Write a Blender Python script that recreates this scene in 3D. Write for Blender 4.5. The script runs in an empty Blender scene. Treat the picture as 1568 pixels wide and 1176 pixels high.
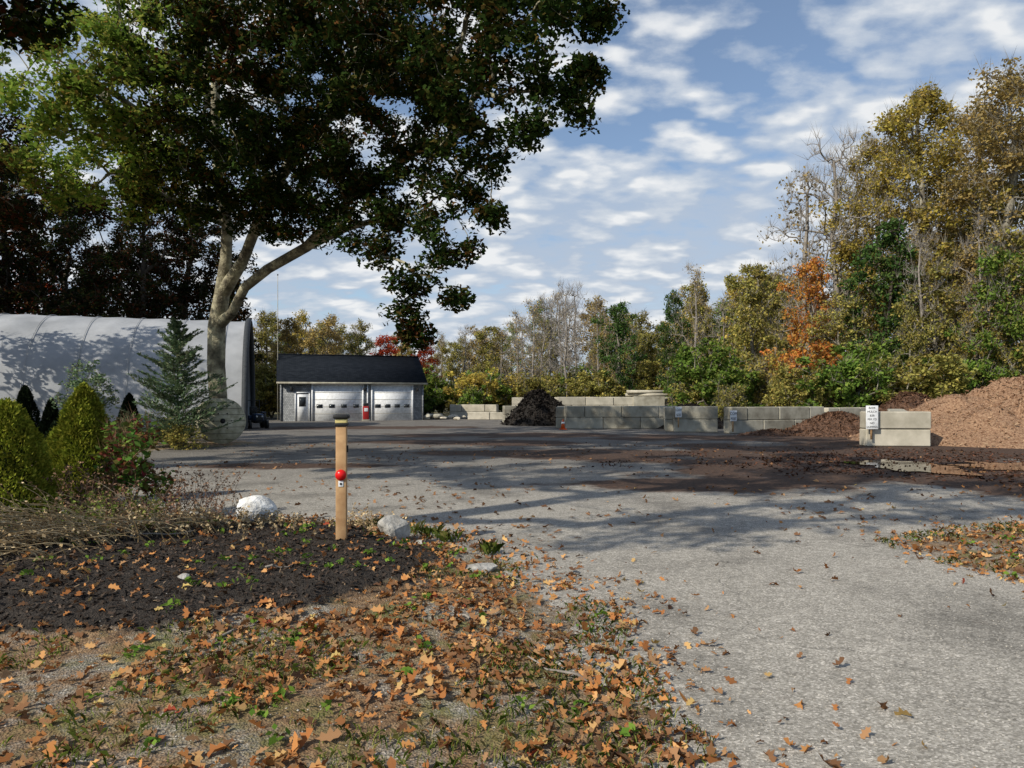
import bpy, bmesh, math, random
import numpy as np
from mathutils import Vector
rng=np.random.default_rng(7); random.seed(7)
F=1080.;CX=784.;HY=612.;H=1.6
def W(u,v,D): return np.array([(u-CX)/F*D, D, H+(HY-v)/F*D])
scene=bpy.context.scene
col=scene.collection
# ------------------------------------------------------------ helpers
def make_mesh(name,V,groups,mats,smooth=False,attrs=None):
    me=bpy.data.meshes.new(name)
    V=np.asarray(V,dtype=np.float32).reshape(-1,3)
    me.vertices.add(len(V)); me.vertices.foreach_set('co',V.ravel())
    li=[];ls=[];mi=[];off=0
    for Fc,m in groups:
        Fc=np.asarray(Fc,dtype=np.int32)
        if Fc.size==0: continue
        n,k=Fc.shape
        li.append(Fc.ravel()); ls.append(off+np.arange(n)*k); mi.append(np.full(n,m)); off+=n*k
    li=np.concatenate(li).astype(np.int32); ls=np.concatenate(ls).astype(np.int32); mi=np.concatenate(mi).astype(np.int32)
    me.loops.add(off); me.loops.foreach_set('vertex_index',li)
    me.polygons.add(len(ls)); me.polygons.foreach_set('loop_start',ls)
    me.polygons.foreach_set('material_index',mi)
    if smooth: me.polygons.foreach_set('use_smooth',np.ones(len(ls),dtype=bool))
    for m in mats: me.materials.append(m)
    if attrs:
        for k,a in attrs.items():
            at=me.attributes.new(k,'FLOAT','POINT'); at.data.foreach_set('value',np.asarray(a,dtype=np.float32).ravel())
    me.update(calc_edges=True)
    return me
def obj(name,me,parent=None,loc=(0,0,0),rot=(0,0,0),sc=(1,1,1)):
    o=bpy.data.objects.new(name,me); col.objects.link(o)
    o.location=loc; o.rotation_euler=rot; o.scale=sc
    if parent: o.parent=parent
    return o
def empty(name,loc=(0,0,0),rz=0):
    e=bpy.data.objects.new(name,None); col.objects.link(e); e.location=loc; e.rotation_euler=(0,0,rz); e.empty_display_size=.2
    return e
def boxV(c,s):
    c=np.array(c,float); s=np.array(s,float)/2
    v=np.array([[x,y,z] for z in(-1,1) for y in(-1,1) for x in(-1,1)],float)*s+c
    f=np.array([[0,2,3,1],[4,5,7,6],[0,1,5,4],[2,6,7,3],[0,4,6,2],[1,3,7,5]])
    return v,f
def box(name,c,s,m,parent=None,bevel=0,rot=(0,0,0)):
    v,f=boxV((0,0,0),s)
    o=obj(name,make_mesh(name,v,[(f,0)],[m]),parent,loc=c,rot=rot)
    if bevel:
        b=o.modifiers.new('b','BEVEL'); b.width=bevel; b.segments=2
    return o
def cyl(name,c,r,h,m,parent=None,n=24,r2=None,rot=(0,0,0)):
    if r2 is None: r2=r
    a=np.arange(n)/n*2*math.pi
    V=np.concatenate([np.c_[np.cos(a)*r,np.sin(a)*r,np.full(n,-h/2)],np.c_[np.cos(a)*r2,np.sin(a)*r2,np.full(n,h/2)]])
    i=np.arange(n); j=(i+1)%n
    q=np.c_[i,j,j+n,i+n]
    return obj(name,make_mesh(name,V,[(q,0),(i[::-1][None,:],0),((i+n)[None,:],0)],[m]),parent,loc=c,rot=rot)
_tab=np.random.default_rng(3).random((256,256))
def vn(x,y,s=1.,o=0):
    x=np.asarray(x,float)*s+o*17.3+1000; y=np.asarray(y,float)*s+o*31.7+1000
    xi=np.floor(x).astype(int); yi=np.floor(y).astype(int); fx=x-xi; fy=y-yi
    fx=fx*fx*(3-2*fx); fy=fy*fy*(3-2*fy)
    g=lambda a,b:_tab[a%256,b%256]
    return (g(xi,yi)*(1-fx)+g(xi+1,yi)*fx)*(1-fy)+(g(xi,yi+1)*(1-fx)+g(xi+1,yi+1)*fx)*fy
def fbm(x,y,s=1.,o=0,oc=3):
    t=0;a=.5;n=0
    for i in range(oc):
        t=t+a*vn(x,y,s*2**i,o+i); n+=a; a*=.5
    return t/n
def sdist(x,y,P):
    P=np.array(P,float); x=np.asarray(x,float); y=np.asarray(y,float)
    d=np.full(x.shape,1e9); ins=np.zeros(x.shape,bool)
    for i in range(len(P)):
        a=P[i]; b=P[(i+1)%len(P)]; e=b-a
        t=np.clip(((x-a[0])*e[0]+(y-a[1])*e[1])/(e@e),0,1)
        d=np.minimum(d,np.hypot(x-a[0]-t*e[0],y-a[1]-t*e[1]))
        c=((a[1]>y)!=(b[1]>y))
        with np.errstate(divide='ignore',invalid='ignore'):
            xx=a[0]+(y-a[1])/(b[1]-a[1]+1e-12)*e[0]
        ins^=(c&(x<xx))
    return np.where(ins,d,-d)
def sstep(t): t=np.clip(t,0,1); return t*t*(3-2*t)
# ------------------------------------------------------------ materials
def new_mat(name,rough=.9):
    m=bpy.data.materials.new(name); m.use_nodes=True; nt=m.node_tree; b=nt.nodes['Principled BSDF']
    b.inputs['Roughness'].default_value=rough
    b.inputs['Specular IOR Level'].default_value=.25
    return m,nt,b
def nd(nt,t,ins=None,**kw):
    n=nt.nodes.new(t)
    for k,v in kw.items(): setattr(n,k,v)
    if ins:
        for k,v in ins.items():
            if hasattr(v,'links'): nt.links.new(v,n.inputs[k])
            else: n.inputs[k].default_value=v
    return n
def mth(nt,op,a,b=0.): return nd(nt,'ShaderNodeMath',{0:a,1:b},operation=op).outputs[0]
def ramp(nt,fac,stops,interp='LINEAR'):
    r=nt.nodes.new('ShaderNodeValToRGB'); r.color_ramp.interpolation=interp
    el=r.color_ramp.elements
    while len(el)<len(stops): el.new(.5)
    for e,(p,c) in zip(el,stops):
        e.position=p; e.color=(c[0],c[1],c[2],1) if not isinstance(c,(int,float)) else (c,c,c,1)
    nt.links.new(fac,r.inputs[0]); return r.outputs[0]
def mixc(nt,fac,a,b,mode='MIX'):
    n=nt.nodes.new('ShaderNodeMix'); n.data_type='RGBA'; n.blend_type=mode
    for i,v in ((0,fac),(6,a),(7,b)):
        if hasattr(v,'links'): nt.links.new(v,n.inputs[i])
        else: n.inputs[i].default_value=v if not isinstance(v,tuple) else (*v[:3],1)
    return n.outputs[2]
def coord(nt,w='Object'): return nt.nodes.new('ShaderNodeTexCoord').outputs[w]
def pos(nt): return nt.nodes.new('ShaderNodeNewGeometry').outputs['Position']
def noise(nt,vec,s,d=4,r=.55):
    return nd(nt,'ShaderNodeTexNoise',{'Vector':vec,'Scale':s,'Detail':d,'Roughness':r}).outputs[0]
def bump(nt,b,h,st,dist=.02):
    n=nd(nt,'ShaderNodeBump',{'Height':h,'Strength':st,'Distance':dist}); nt.links.new(n.outputs[0],b.inputs['Normal'])
def nmat(name,stops,scale=5,rough=.9,bs=None,bst=.5,bd=.02,detail=4,island=0):
    m,nt,b=new_mat(name,rough); v=coord(nt)
    n=noise(nt,v,scale,detail,.6)
    c=ramp(nt,n,stops)
    if island:
        g=nt.nodes.new('ShaderNodeNewGeometry').outputs['Random Per Island']
        k=ramp(nt,g,[(0,1-island),(1,1+island*.4)])
        c=mixc(nt,1.0,c,k,'MULTIPLY')
    nt.links.new(c,b.inputs['Base Color'])
    if bs: bump(nt,b,noise(nt,v,bs,3,.7),bst,bd)
    return m
def flat(name,c,rough=.7,metal=0):
    m,nt,b=new_mat(name,rough); v=coord(nt)
    cc=ramp(nt,noise(nt,v,6,3),[(.3,tuple(x*.8 for x in c)),(.7,tuple(min(1,x*1.1) for x in c))])
    nt.links.new(cc,b.inputs['Base Color']); b.inputs['Metallic'].default_value=metal
    return m
def leafmat(name,stops,trans=.35,clump=1.2,dark=.6,gain=1.):
    stops=[(p,tuple(min(.9,x*gain) for x in c)) for p,c in stops]
    m=bpy.data.materials.new(name); m.use_nodes=True; nt=m.node_tree
    nt.nodes.remove(nt.nodes['Principled BSDF'])
    g=nt.nodes.new('ShaderNodeNewGeometry')
    n=noise(nt,g.outputs['Position'],clump,1)
    m2=mth(nt,'MULTIPLY',mth(nt,'ADD',g.outputs['Random Per Island'],n),.5)
    m3=nd(nt,'ShaderNodeMapRange',{0:m2,1:.2,2:.8,3:0.,4:1.})
    c=ramp(nt,m3.outputs[0],stops)
    oi=nt.nodes.new('ShaderNodeObjectInfo')
    ob=nd(nt,'ShaderNodeMapRange',{0:oi.outputs['Random'],3:.75,4:1.18}).outputs[0]
    br=nd(nt,'ShaderNodeMapRange',{0:n,1:.3,2:.7,3:1.15,4:dark}).outputs[0]
    c=mixc(nt,1.0,c,mth(nt,'MULTIPLY',br,ob),'MULTIPLY')
    b=nd(nt,'ShaderNodeBsdfDiffuse',{'Color':c})
    o=b.outputs[0]
    if trans>0:
        tr=nd(nt,'ShaderNodeBsdfTranslucent',{'Color':c})
        o=nd(nt,'ShaderNodeMixShader',{0:trans,1:b.outputs[0],2:tr.outputs[0]}).outputs[0]
    nt.links.new(o,nt.nodes['Material Output'].inputs[0])
    return m
M={}
M['bark']=nmat('bark_grey',[(.3,(.07,.06,.05)),(.5,(.2,.18,.14)),(.7,(.36,.34,.27))],3,.95,14,.9,.05)
M['bark_oak']=nmat('bark_lichen_oak',[(.32,(.07,.06,.045)),(.48,(.20,.18,.125)),(.62,(.42,.39,.27)),(.8,(.52,.50,.37))],2.2,.95,12,1.,.07)
M['bark_dark']=nmat('bark_dark',[(.3,(.035,.028,.022)),(.7,(.11,.09,.07))],4,.95,14,.9,.05)
M['bark_pale']=nmat('bark_pale',[(.3,(.13,.11,.095)),(.7,(.33,.30,.26))],4,.95)
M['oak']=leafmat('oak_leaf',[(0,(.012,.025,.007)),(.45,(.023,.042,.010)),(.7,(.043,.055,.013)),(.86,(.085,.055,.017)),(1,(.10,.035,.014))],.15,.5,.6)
M['oaksunlit']=leafmat('oak_leaf_sunlit',[(0,(.09,.16,.025)),(.5,(.20,.29,.045)),(.8,(.33,.33,.07)),(1,(.28,.15,.04))],.48,.6,.6)  # brighter copy of the oak leaf, sunlight put into its colour
M['oakdark']=leafmat('oak_leaf_dark',[(0,(.016,.028,.01)),(.5,(.035,.042,.014)),(.8,(.09,.035,.018)),(1,(.14,.045,.02))],.2,.4,.6)
M['green']=leafmat('leaf_green',[(0,(.05,.09,.016)),(.6,(.10,.15,.028)),(1,(.19,.19,.045))],.3,.6,gain=1.85)
M['dgreen']=leafmat('leaf_deep_green',[(0,(.025,.055,.016)),(.6,(.05,.095,.024)),(1,(.10,.12,.03))],.25,.6,gain=1.5)
M['olive']=leafmat('leaf_olive',[(0,(.09,.09,.025)),(.5,(.18,.17,.045)),(1,(.28,.21,.06))],.3,.5,gain=1.85)
M['yellow']=leafmat('leaf_yellow',[(0,(.18,.16,.035)),(.5,(.32,.26,.055)),(1,(.40,.28,.075))],.35,.5,.7,gain=1.55)
M['yb']=leafmat('leaf_tan',[(0,(.16,.13,.045)),(.5,(.27,.20,.07)),(1,(.36,.25,.09))],.3,.5,.7,gain=1.5)
M['orange']=leafmat('leaf_orange',[(0,(.24,.14,.03)),(.5,(.42,.2,.045)),(.75,(.42,.12,.04)),(1,(.42,.3,.07))],.35,.5,.65,gain=1.4)
M['red']=leafmat('leaf_red',[(0,(.16,.02,.01)),(.5,(.38,.05,.025)),(1,(.42,.12,.04))],.35,.5,.6,gain=1.2)
M['needle']=leafmat('needle_bluegreen',[(0,(.05,.09,.045)),(.6,(.11,.16,.085)),(1,(.24,.25,.15))],.2,1.5,.6,gain=1.5)
M['needle_y']=leafmat('needle_yellowgreen',[(0,(.14,.18,.02)),(.5,(.30,.34,.04)),(1,(.52,.48,.07))],.25,5,.5)
M['needle_d']=leafmat('needle_dark',[(0,(.008,.016,.008)),(1,(.03,.042,.02))],.1,2,.6)
M['rose']=leafmat('leaf_rose',[(0,(.07,.16,.03)),(.5,(.16,.26,.05)),(.75,(.2,.08,.04)),(1,(.26,.03,.05))],.35,3)
M['fallen']=leafmat('fallen_leaf',[(0,(.20,.09,.04)),(.35,(.42,.17,.06)),(.6,(.56,.26,.09)),(.8,(.64,.37,.16)),(.93,(.62,.48,.17)),(1,(.4,.09,.05))],.15,2.5,.8)
M['fallen_b']=leafmat('fallen_leaf_brown',[(0,(.12,.065,.04)),(.5,(.27,.14,.07)),(1,(.44,.26,.13))],.1,2.5,.8)
M['grass']=leafmat('grass_blade',[(0,(.08,.12,.02)),(.5,(.18,.25,.05)),(.8,(.34,.34,.10)),(1,(.5,.42,.2))],.3,2.0,.7)
M['weed']=leafmat('weed_leaf',[(0,(.08,.17,.025)),(1,(.25,.38,.06))],.3,5)
M['straw']=leafmat('dry_stalk',[(0,(.22,.15,.08)),(.5,(.45,.33,.18)),(1,(.68,.55,.35))],.15,3,.75)
M['redtwig']=leafmat('red_brown_twig',[(0,(.13,.07,.05)),(.7,(.28,.17,.11)),(1,(.42,.3,.18))],.1,3)
M['chip']=leafmat('bark_chip',[(0,(.018,.014,.012)),(.6,(.05,.038,.03)),(.92,(.12,.085,.065)),(1,(.3,.22,.14))],0,6,.7)
M['concrete']=nmat('concrete_block',[(.3,(.20,.18,.14)),(.5,(.33,.31,.25)),(.72,(.45,.42,.35))],1.6,.9,30,.3,.01,5,.28)
M['concrete_l']=nmat('concrete_block_pale',[(.3,(.34,.31,.24)),(.7,(.58,.53,.43))],1.6,.9,30,.3,.01,5,.2)
M['white']=flat('white_paint',(.72,.73,.74),.5)
M['glass']=flat('dark_glass',(.03,.035,.04),.08)
M['red_paint']=flat('red_paint',(.35,.02,.02),.4)
M['black']=flat('black_plastic',(.02,.02,.02),.5)
M['wood']=nmat('post_wood',[(.3,(.34,.19,.09)),(.7,(.55,.35,.18))],7,.8,40,.3,.004)
M['spool']=nmat('weathered_spool_wood',[(.3,(.26,.24,.16)),(.5,(.46,.43,.31)),(.7,(.62,.58,.45))],5,.9,25,.5,.01)
M['rock_w']=nmat('white_quartz_rock',[(.3,(.42,.40,.36)),(.5,(.68,.67,.64)),(.7,(.85,.84,.82))],9,.85,22,.7,.03)
M['rock_g']=nmat('grey_rock',[(.3,(.2,.19,.17)),(.7,(.5,.48,.44))],9,.85,22,.7,.03)
M['mulch_o']=nmat('bark_mulch_orange',[(.3,(.16,.085,.05)),(.5,(.34,.20,.12)),(.7,(.48,.32,.2))],14,.95,22,1,.09)
M['mulch_b']=nmat('mulch_brown',[(.3,(.05,.03,.02)),(.7,(.2,.11,.07))],10,.95,18,1,.09)
M['compost']=nmat('compost_black',[(.3,(.008,.007,.006)),(.7,(.035,.03,.026))],8,.95,12,1,.09)
M['gravelpale']=nmat('pale_stone',[(.3,(.32,.29,.22)),(.7,(.55,.50,.41))],4,.9,10,.5,.03,4,.3)
# ------------------------------------------------------------ foliage generators
OAKL=np.array([[0,-.5],[.07,-.32],[.2,-.28],[.12,-.08],[.3,.06],[.13,.18],[.2,.36],[0,.5],[-.2,.36],[-.13,.2],[-.3,.08],[-.12,-.08],[-.2,-.26],[-.07,-.32]])
LEAF6=np.array([[0,-.5],[.32,-.12],[.14,.04],[.26,.26],[0,.5],[-.32,.1],[-.14,-.06]])
QUAD=np.array([[0,-.5],[.34,0],[0,.5],[-.34,0]])
def unit(v): return v/(np.linalg.norm(v,axis=-1,keepdims=True)+1e-9)
def leaves(P,size,tpl=QUAD,r=rng,up=.5,curl=.25,sv=.35,flatness=None,dirs=None,aspect=1.):
    n=len(P)
    nrm=r.normal(size=(n,3))
    if flatness is not None: nrm=nrm*flatness; nrm[:,2]+=1
    else: nrm[:,2]=np.abs(nrm[:,2])+up
    nrm=unit(nrm)
    t=r.normal(size=(n,3)) if dirs is None else dirs+r.normal(size=(n,3))*.35
    if dirs is None: a=unit(np.cross(t,nrm)); b=np.cross(nrm,a)
    else:
        b=unit(t); a=unit(np.cross(b,nrm)); nrm=np.cross(a,b)
    s=size*(1+r.uniform(-sv,sv,n))[:,None,None]
    x=tpl[:,0][None,:,None]*aspect; y=tpl[:,1][None,:,None]
    cz=curl*(r.uniform(-1,1,n)[:,None,None]*y*y*2+ r.uniform(0,1.4,n)[:,None,None]*np.abs(x))
    V=P[:,None,:]+s*(x*a[:,None,:]+y*b[:,None,:]+cz*nrm[:,None,:])
    k=len(tpl)
    return V.reshape(-1,3),np.arange(n*k).reshape(n,k)
def tubes(A,B,ra,rb,k=6):
    d=unit(B-A); ref=np.where(np.abs(d[:,2:3])>.9,np.array([[1.,0,0]]),np.array([[0,0,1.]]))
    u=unit(np.cross(d,ref)); v=np.cross(d,u)
    an=np.arange(k)/k*2*math.pi
    ring=np.cos(an)[None,:,None]*u[:,None,:]+np.sin(an)[None,:,None]*v[:,None,:]
    V=np.stack([A[:,None,:]+ring*ra[:,None,None],B[:,None,:]+ring*rb[:,None,None]],1)
    n=len(A); base=(np.arange(n)*2*k)[:,None]; i=np.arange(k)[None,:]; j=((np.arange(k)+1)%k)[None,:]
    Fc=np.stack([base+i,base+j,base+k+j,base+k+i],-1).reshape(-1,4)
    return V.reshape(-1,3),Fc
def grow(nodes,par,clusters,r,base_r,sub=3,bias=.3,tip=.012,wob=.12,rexp=2.2):
    nodes=[np.array(p,float) for p in nodes]; par=list(par)
    pl=[0.]
    for i in range(1,len(nodes)): pl.append(pl[par[i]]+np.linalg.norm(nodes[i]-nodes[par[i]]))
    N0=np.array(nodes)
    dd=np.min(np.linalg.norm(clusters[:,None]-N0[None],axis=2),axis=1)
    order=np.argsort(dd)
    cap=len(nodes)+len(clusters)*sub+5
    NP=np.zeros((cap,3)); NP[:len(nodes)]=N0; PL=np.zeros(cap); PL[:len(nodes)]=pl; n=len(nodes)
    for ci in order:
        c=clusters[ci]
        d=np.linalg.norm(NP[:n]-c,axis=1)
        cost=d+bias*PL[:n]; cost[0]+=50
        k=int(np.argmin(cost)); a=NP[k].copy(); L=d[k]
        p=k
        for s in range(1,sub+1):
            t=s/sub; q=a+(c-a)*t
            if s<sub: q=q+r.normal(size=3)*wob*L*.5+np.array([0,0,.08*L*math.sin(math.pi*t)])
            NP[n]=q; par.append(p); PL[n]=PL[p]+np.linalg.norm(q-NP[p]); p=n; n+=1
    NP=NP[:n]; par=np.array(par)
    acc=np.zeros(n); R=np.zeros(n)
    for i in range(n-1,-1,-1):
        R[i]=max(acc[i],tip**rexp)**(1/rexp)
        if i>0: acc[par[i]]+=R[i]**rexp
    k=(base_r-tip)/max(R[0]-tip,1e-4)
    R=tip+(R-tip)*k
    return NP,par,R
def tree_mesh(name,nodes,par,clusters,base_r,nleaf,lsize,mats,seed=1,crad=.4,tpl=QUAD,sub=3,twigs=6,twl=.5,tww=.015,flatz=.7,tip=.012,leafpick=None,kt=6,bias=.3,vary=.6,rexp=2.2):
    r=np.random.default_rng(seed)
    NP,pr,R=grow(nodes,par,clusters,r,base_r,sub=sub,tip=tip,bias=bias,rexp=rexp)
    i=np.arange(1,len(NP)); A=NP[pr[i]]; B=NP[i]
    ra=np.minimum(R[pr[i]],R[i]*1.35+.01); rb=R[i]
    V,Fq=tubes(A,B,ra,rb,kt)
    Vs=[V]; groups=[(Fq,0)]; off=len(V)
    if twigs:
        c=np.repeat(clusters,twigs,axis=0); d=unit(r.normal(size=c.shape)*.8+np.array([0,0,.6])+unit(c-NP[:1].mean(0))*.8)
        L=twl*r.uniform(.5,1.3,len(c))[:,None]
        s=unit(np.cross(d,r.normal(size=c.shape)))*tww
        T2=np.stack([c-s,c+s,c+d*L],1).reshape(-1,3)
        Vs.append(T2); groups.append((np.arange(len(T2)).reshape(-1,3)+off,0)); off+=len(T2)
    if nleaf>0:
        per=r.poisson(nleaf*r.uniform(1-vary,1+vary,len(clusters)))
        P=np.repeat(clusters,per,axis=0)
        sc=np.repeat(r.uniform(.65,1.25,len(clusters)),per)
        o=unit(r.normal(size=P.shape))*(r.random(len(P))**.45*crad*1.75*sc)[:,None]; o[:,2]*=flatz
        P=P+o
        if leafpick is None: sel=[np.ones(len(P),bool)]
        else:
            s0=leafpick(P,r); sel=[~s0,s0]
        for mi,s in enumerate(sel):
            if s.sum()==0: continue
            LV,LF=leaves(P[s],lsize,tpl,r); Vs.append(LV); groups.append((LF+off,1+mi)); off+=len(LV)
    return make_mesh(name,np.concatenate(Vs),groups,mats)
def blobpts(c,rad,n,r,fz=.75,shell=.35):
    d=unit(r.normal(size=(n,3))); q=(shell+(1-shell)*r.random(n)**.5)[:,None]
    p=d*q*rad; p[:,2]*=fz
    return np.asarray(c)+p
def gen(kind,h,w,ncl,seed):
    r=np.random.default_rng(seed)
    trunk=[np.array([0,0,0.])]; par=[-1]
    if kind=='shrub':
        cl=[]
        for b in range(9):
            a=r.uniform(0,6.28); q=r.uniform(0,.6)*w/2
            z=h*r.uniform(.22,.75)
            cl.append(blobpts((math.cos(a)*q,math.sin(a)*q,z),w*.24,ncl//9,r,.9,.3))
        for k in range(4):
            a=r.uniform(0,6.28); trunk.append(np.array([math.cos(a)*w*.12,math.sin(a)*w*.12,h*.25])); par.append(0)
    else:
        top={'round':.7,'tall':.88,'bare':.88}[kind]; n=7
        x=0;y=0
        for k in range(1,n+1):
            x+=r.normal()*.012*h; y+=r.normal()*.012*h
            trunk.append(np.array([x,y,h*top*k/n])); par.append(k-1)
        cl=[]
        zb={'round':.22,'tall':.28,'bare':.3}[kind]
        nb={'round':22,'tall':30,'bare':20}[kind]
        for b in range(nb):
            z=zb+(1-zb)*(b+.5)/nb*.95; t=(z-zb)/(1-zb)
            prof=math.sin(math.pi*min(1,(t*.8+.2)))**.7
            a=b*2.4+r.uniform(-.5,.5); q=w/2*prof*r.uniform(.25,.85)
            rad=w*(.17 if kind=='round' else .15)*r.uniform(.6,1.3)*(.6+.5*prof)
            cl.append(blobpts((x*t+math.cos(a)*q,y*t+math.sin(a)*q,z*h),rad,ncl//nb,r,.8,.2))
    cl=np.concatenate(cl); cl[:,2]=np.clip(cl[:,2],h*.05,h*.99)
    return trunk,par,cl
TPL={}
def addtpl(key,kind,h,w,ncl,seed,br,nl,ls,crad,twigs,twl,tww,tip=.02,vary=.8):
    t,p,c=gen(kind,h,w,ncl,seed)
    TPL[key]=(tree_mesh('tpl_'+key,t,p,c,br,nl,ls,[M['bark'],M['olive']],seed,crad,QUAD,2 if kind!='bare' else 3,twigs,twl,tww,tip=tip,kt=4,vary=vary),h)
addtpl('oakA','round',12,7,190,11,.2,44,.24,.36,3,.9,.02)
addtpl('oakB','round',12,6.4,190,12,.2,40,.24,.36,3,.9,.02)
addtpl('oakC','round',12,7.5,200,15,.2,24,.24,.38,5,.9,.02)
addtpl('oakD','round',12,6,170,16,.2,28,.24,.36,4,.9,.02)
addtpl('bigA','round',19,13,400,21,.35,56,.25,.44,4,.9,.02)
addtpl('bigB','round',19,12,380,22,.35,50,.25,.44,4,.9,.02)
addtpl('popA','tall',22,10,520,31,.28,44,.21,.40,5,1.0,.02)
addtpl('popB','tall',22,10,520,32,.28,30,.21,.40,6,1.1,.02)
addtpl('bareA','bare',14,6.5,230,41,.17,0,.2,.5,6,.9,.012,.014)
addtpl('bareB','bare',14,5.5,220,42,.17,4,.2,.5,6,.9,.012,.014)
addtpl('shA','shrub',4,5,110,51,.07,74,.17,.22,3,.5,.012)
addtpl('shB','shrub',4,4.5,110,52,.07,56,.17,.22,5,.6,.012)
addtpl('shC','shrub',4,4.2,100,53,.07,34,.17,.24,8,.7,.012)
def put(name,key,u,D,topv,leaf,bark='bark',wx=1.,parent=None,h=None,x=None,z=0):
    me,nh=TPL[key]
    if h is None: h=H+(HY-topv)/F*D
    if x is None: x=(u-CX)/F*D
    s=h/nh
    o=obj(name,me,parent,(x,D,z),(0,0,random.uniform(0,6.28)),(s*wx,s*wx,s))
    for sl,mn in zip(o.material_slots,[bark,leaf]):
        sl.link='OBJECT'; sl.material=M[mn]
    return o
# ------------------------------------------------------------ ground
def grid(xs,ys):
    X,Y=np.meshgrid(xs,ys); nx=len(xs); ny=len(ys)
    i=(np.arange(ny-1)[:,None]*nx+np.arange(nx-1)[None,:]).ravel()
    return X.ravel(),Y.ravel(),np.c_[i,i+1,i+nx+1,i+nx]
m,nt,b=new_mat('field_ground'); v=pos(nt)
c=ramp(nt,noise(nt,v,.7,6,.7),[(.3,(.06,.05,.03)),(.5,(.12,.10,.05)),(.7,(.10,.12,.04))])
nt.links.new(c,b.inputs['Base Color']); bump(nt,b,noise(nt,v,8),.6,.05)
X,Y,Q=grid(np.array([-900,-60,60,900.]),np.array([-200,-20,80,1500.]))
obj('ground',make_mesh('ground',np.c_[X,Y,X*0],[(Q,0)],[m]))
xs=np.linspace(-45,50,300); ys=np.linspace(-14,64,260)
X,Y,Q=grid(xs,ys)
def blob(cx,cy,rx,ry): return sstep(1.25-np.hypot((X-cx)/rx,(Y-cy)/ry)+(fbm(X,Y,.5,5)-.5)*1.5)
dirt=np.maximum.reduce([blob(9.5,17,6.5,5.2),blob(14,15,5,3.6),blob(13,22,9,5),blob(2,21,5,2)*.9,blob(-1,26,6,2.2)*.75,blob(1,32,8,2.6)*.85,blob(12,29,9,3.5),blob(-5,17,3,.8)*.7,blob(3.5,13.2,2.6,1)*.75,blob(-8,40,8,3)*.6])
far=sstep((Y-9)/14)  # darkens distant asphalt: mulch staining plus lot shade put into the colour
m,nt,b=new_mat('old_asphalt',.92); v=pos(nt)
vor=nd(nt,'ShaderNodeTexVoronoi',{'Vector':v,'Scale':95.})
vr=nd(nt,'ShaderNodeSeparateColor',{0:vor.outputs['Color']}).outputs[0]
fine=ramp(nt,vr,[(0,(.20,.185,.158)),(.5,(.31,.288,.249)),(.85,(.40,.372,.327)),(1,(.60,.555,.49))])
mid=ramp(nt,noise(nt,v,11,5,.8),[(.3,.68),(.7,1.26)])
bigs=ramp(nt,noise(nt,v,.7,6,.68),[(.34,.58),(.48,.95),(.7,1.12)])
c=mixc(nt,1.,fine,mid,'MULTIPLY'); c=mixc(nt,1.,c,bigs,'MULTIPLY')
vc=nd(nt,'ShaderNodeTexVoronoi',{'Vector':nd(nt,'ShaderNodeVectorMath',{0:v,1:nd(nt,'ShaderNodeTexNoise',{'Vector':v,'Scale':1.5,'Detail':4.}).outputs[1]},operation='ADD').outputs[0],'Scale':.33},feature='DISTANCE_TO_EDGE')
crk=ramp(nt,vc.outputs[0],[(.0,.62),(.005,1.)])
c=mixc(nt,1.,c,crk,'MULTIPLY')
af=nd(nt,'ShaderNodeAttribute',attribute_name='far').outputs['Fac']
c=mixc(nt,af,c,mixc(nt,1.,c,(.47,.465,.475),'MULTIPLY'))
ad=nd(nt,'ShaderNodeAttribute',attribute_name='dirt').outputs['Fac']
nn_=noise(nt,v,1.9,7,.75)
dn=mth(nt,'ADD',ad,nn_)
df=ramp(nt,dn,[(.60,0.),(.90,1.)])
dc=ramp(nt,noise(nt,v,12,5,.7),[(.3,(.026,.018,.014)),(.5,(.06,.036,.025)),(.7,(.14,.08,.05))])
c=mixc(nt,df,c,dc)
nt.links.new(c,b.inputs['Base Color'])
wet=ramp(nt,mth(nt,'MULTIPLY',ad,nn_),[(.5,.92),(.62,.45)])
nt.links.new(wet,b.inputs['Roughness'])
bump(nt,b,mth(nt,'ADD',vor.outputs['Distance'],noise(nt,v,40,3)),.45,.007)
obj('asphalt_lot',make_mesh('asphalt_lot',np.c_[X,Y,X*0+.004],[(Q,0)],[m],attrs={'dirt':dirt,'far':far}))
VP=[(1.35,-3),(1.2,2.2),(.98,3.06),(.88,3.7),(.74,4.6),(.6,5.8),(.35,6.7),(-.25,7.6),(-.75,8.5),(-1.6,9.0),(-2.9,9.1),(-4,9.8),(-6,11.6),(-9,17),(-11.2,22),(-9.3,24.2),(-9.0,26.2),(-11.2,29),(-13.6,36),(-20,34),(-45,26),(-45,-3)]
MP=[(-3.3,4.35),(-2.3,4.6),(-1.6,4.95),(-.95,5.4),(-.55,6.2),(-.7,7.3),(-1.5,8.5),(-3,8.8),(-4.2,9.3),(-6,10.6),(-14,12),(-14,4.2)]
RP=[(4.2,8.0),(4.1,6.7),(4.5,6.0),(6.5,5.5),(14,5.1),(14,10),(9,9.6),(6.2,9.0)]
def hver(x,y):
    x=np.asarray(x,float); y=np.asarray(y,float)
    w=(fbm(x,y,2.2,2,5)-.5)*.8
    s=sdist(x,y,VP)+w; r_=sdist(x,y,RP)*1.5+w*.8+.12
    s=np.maximum(s,r_)
    mu=sstep((sdist(x,y,MP)+w*.8+.1)/.8)
    z=-.012+.05*sstep((s+.1)/1.3)
    z=z+mu*.13*(.7+.6*fbm(x,y,.8,9))
    rough=np.where(s>-.1,1,0)
    z=z+rough*((fbm(x,y,5,4,4)-.5)*.03+(fbm(x,y,22,6,2)-.5)*(.010+.022*mu))
    return z,s,mu
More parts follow.
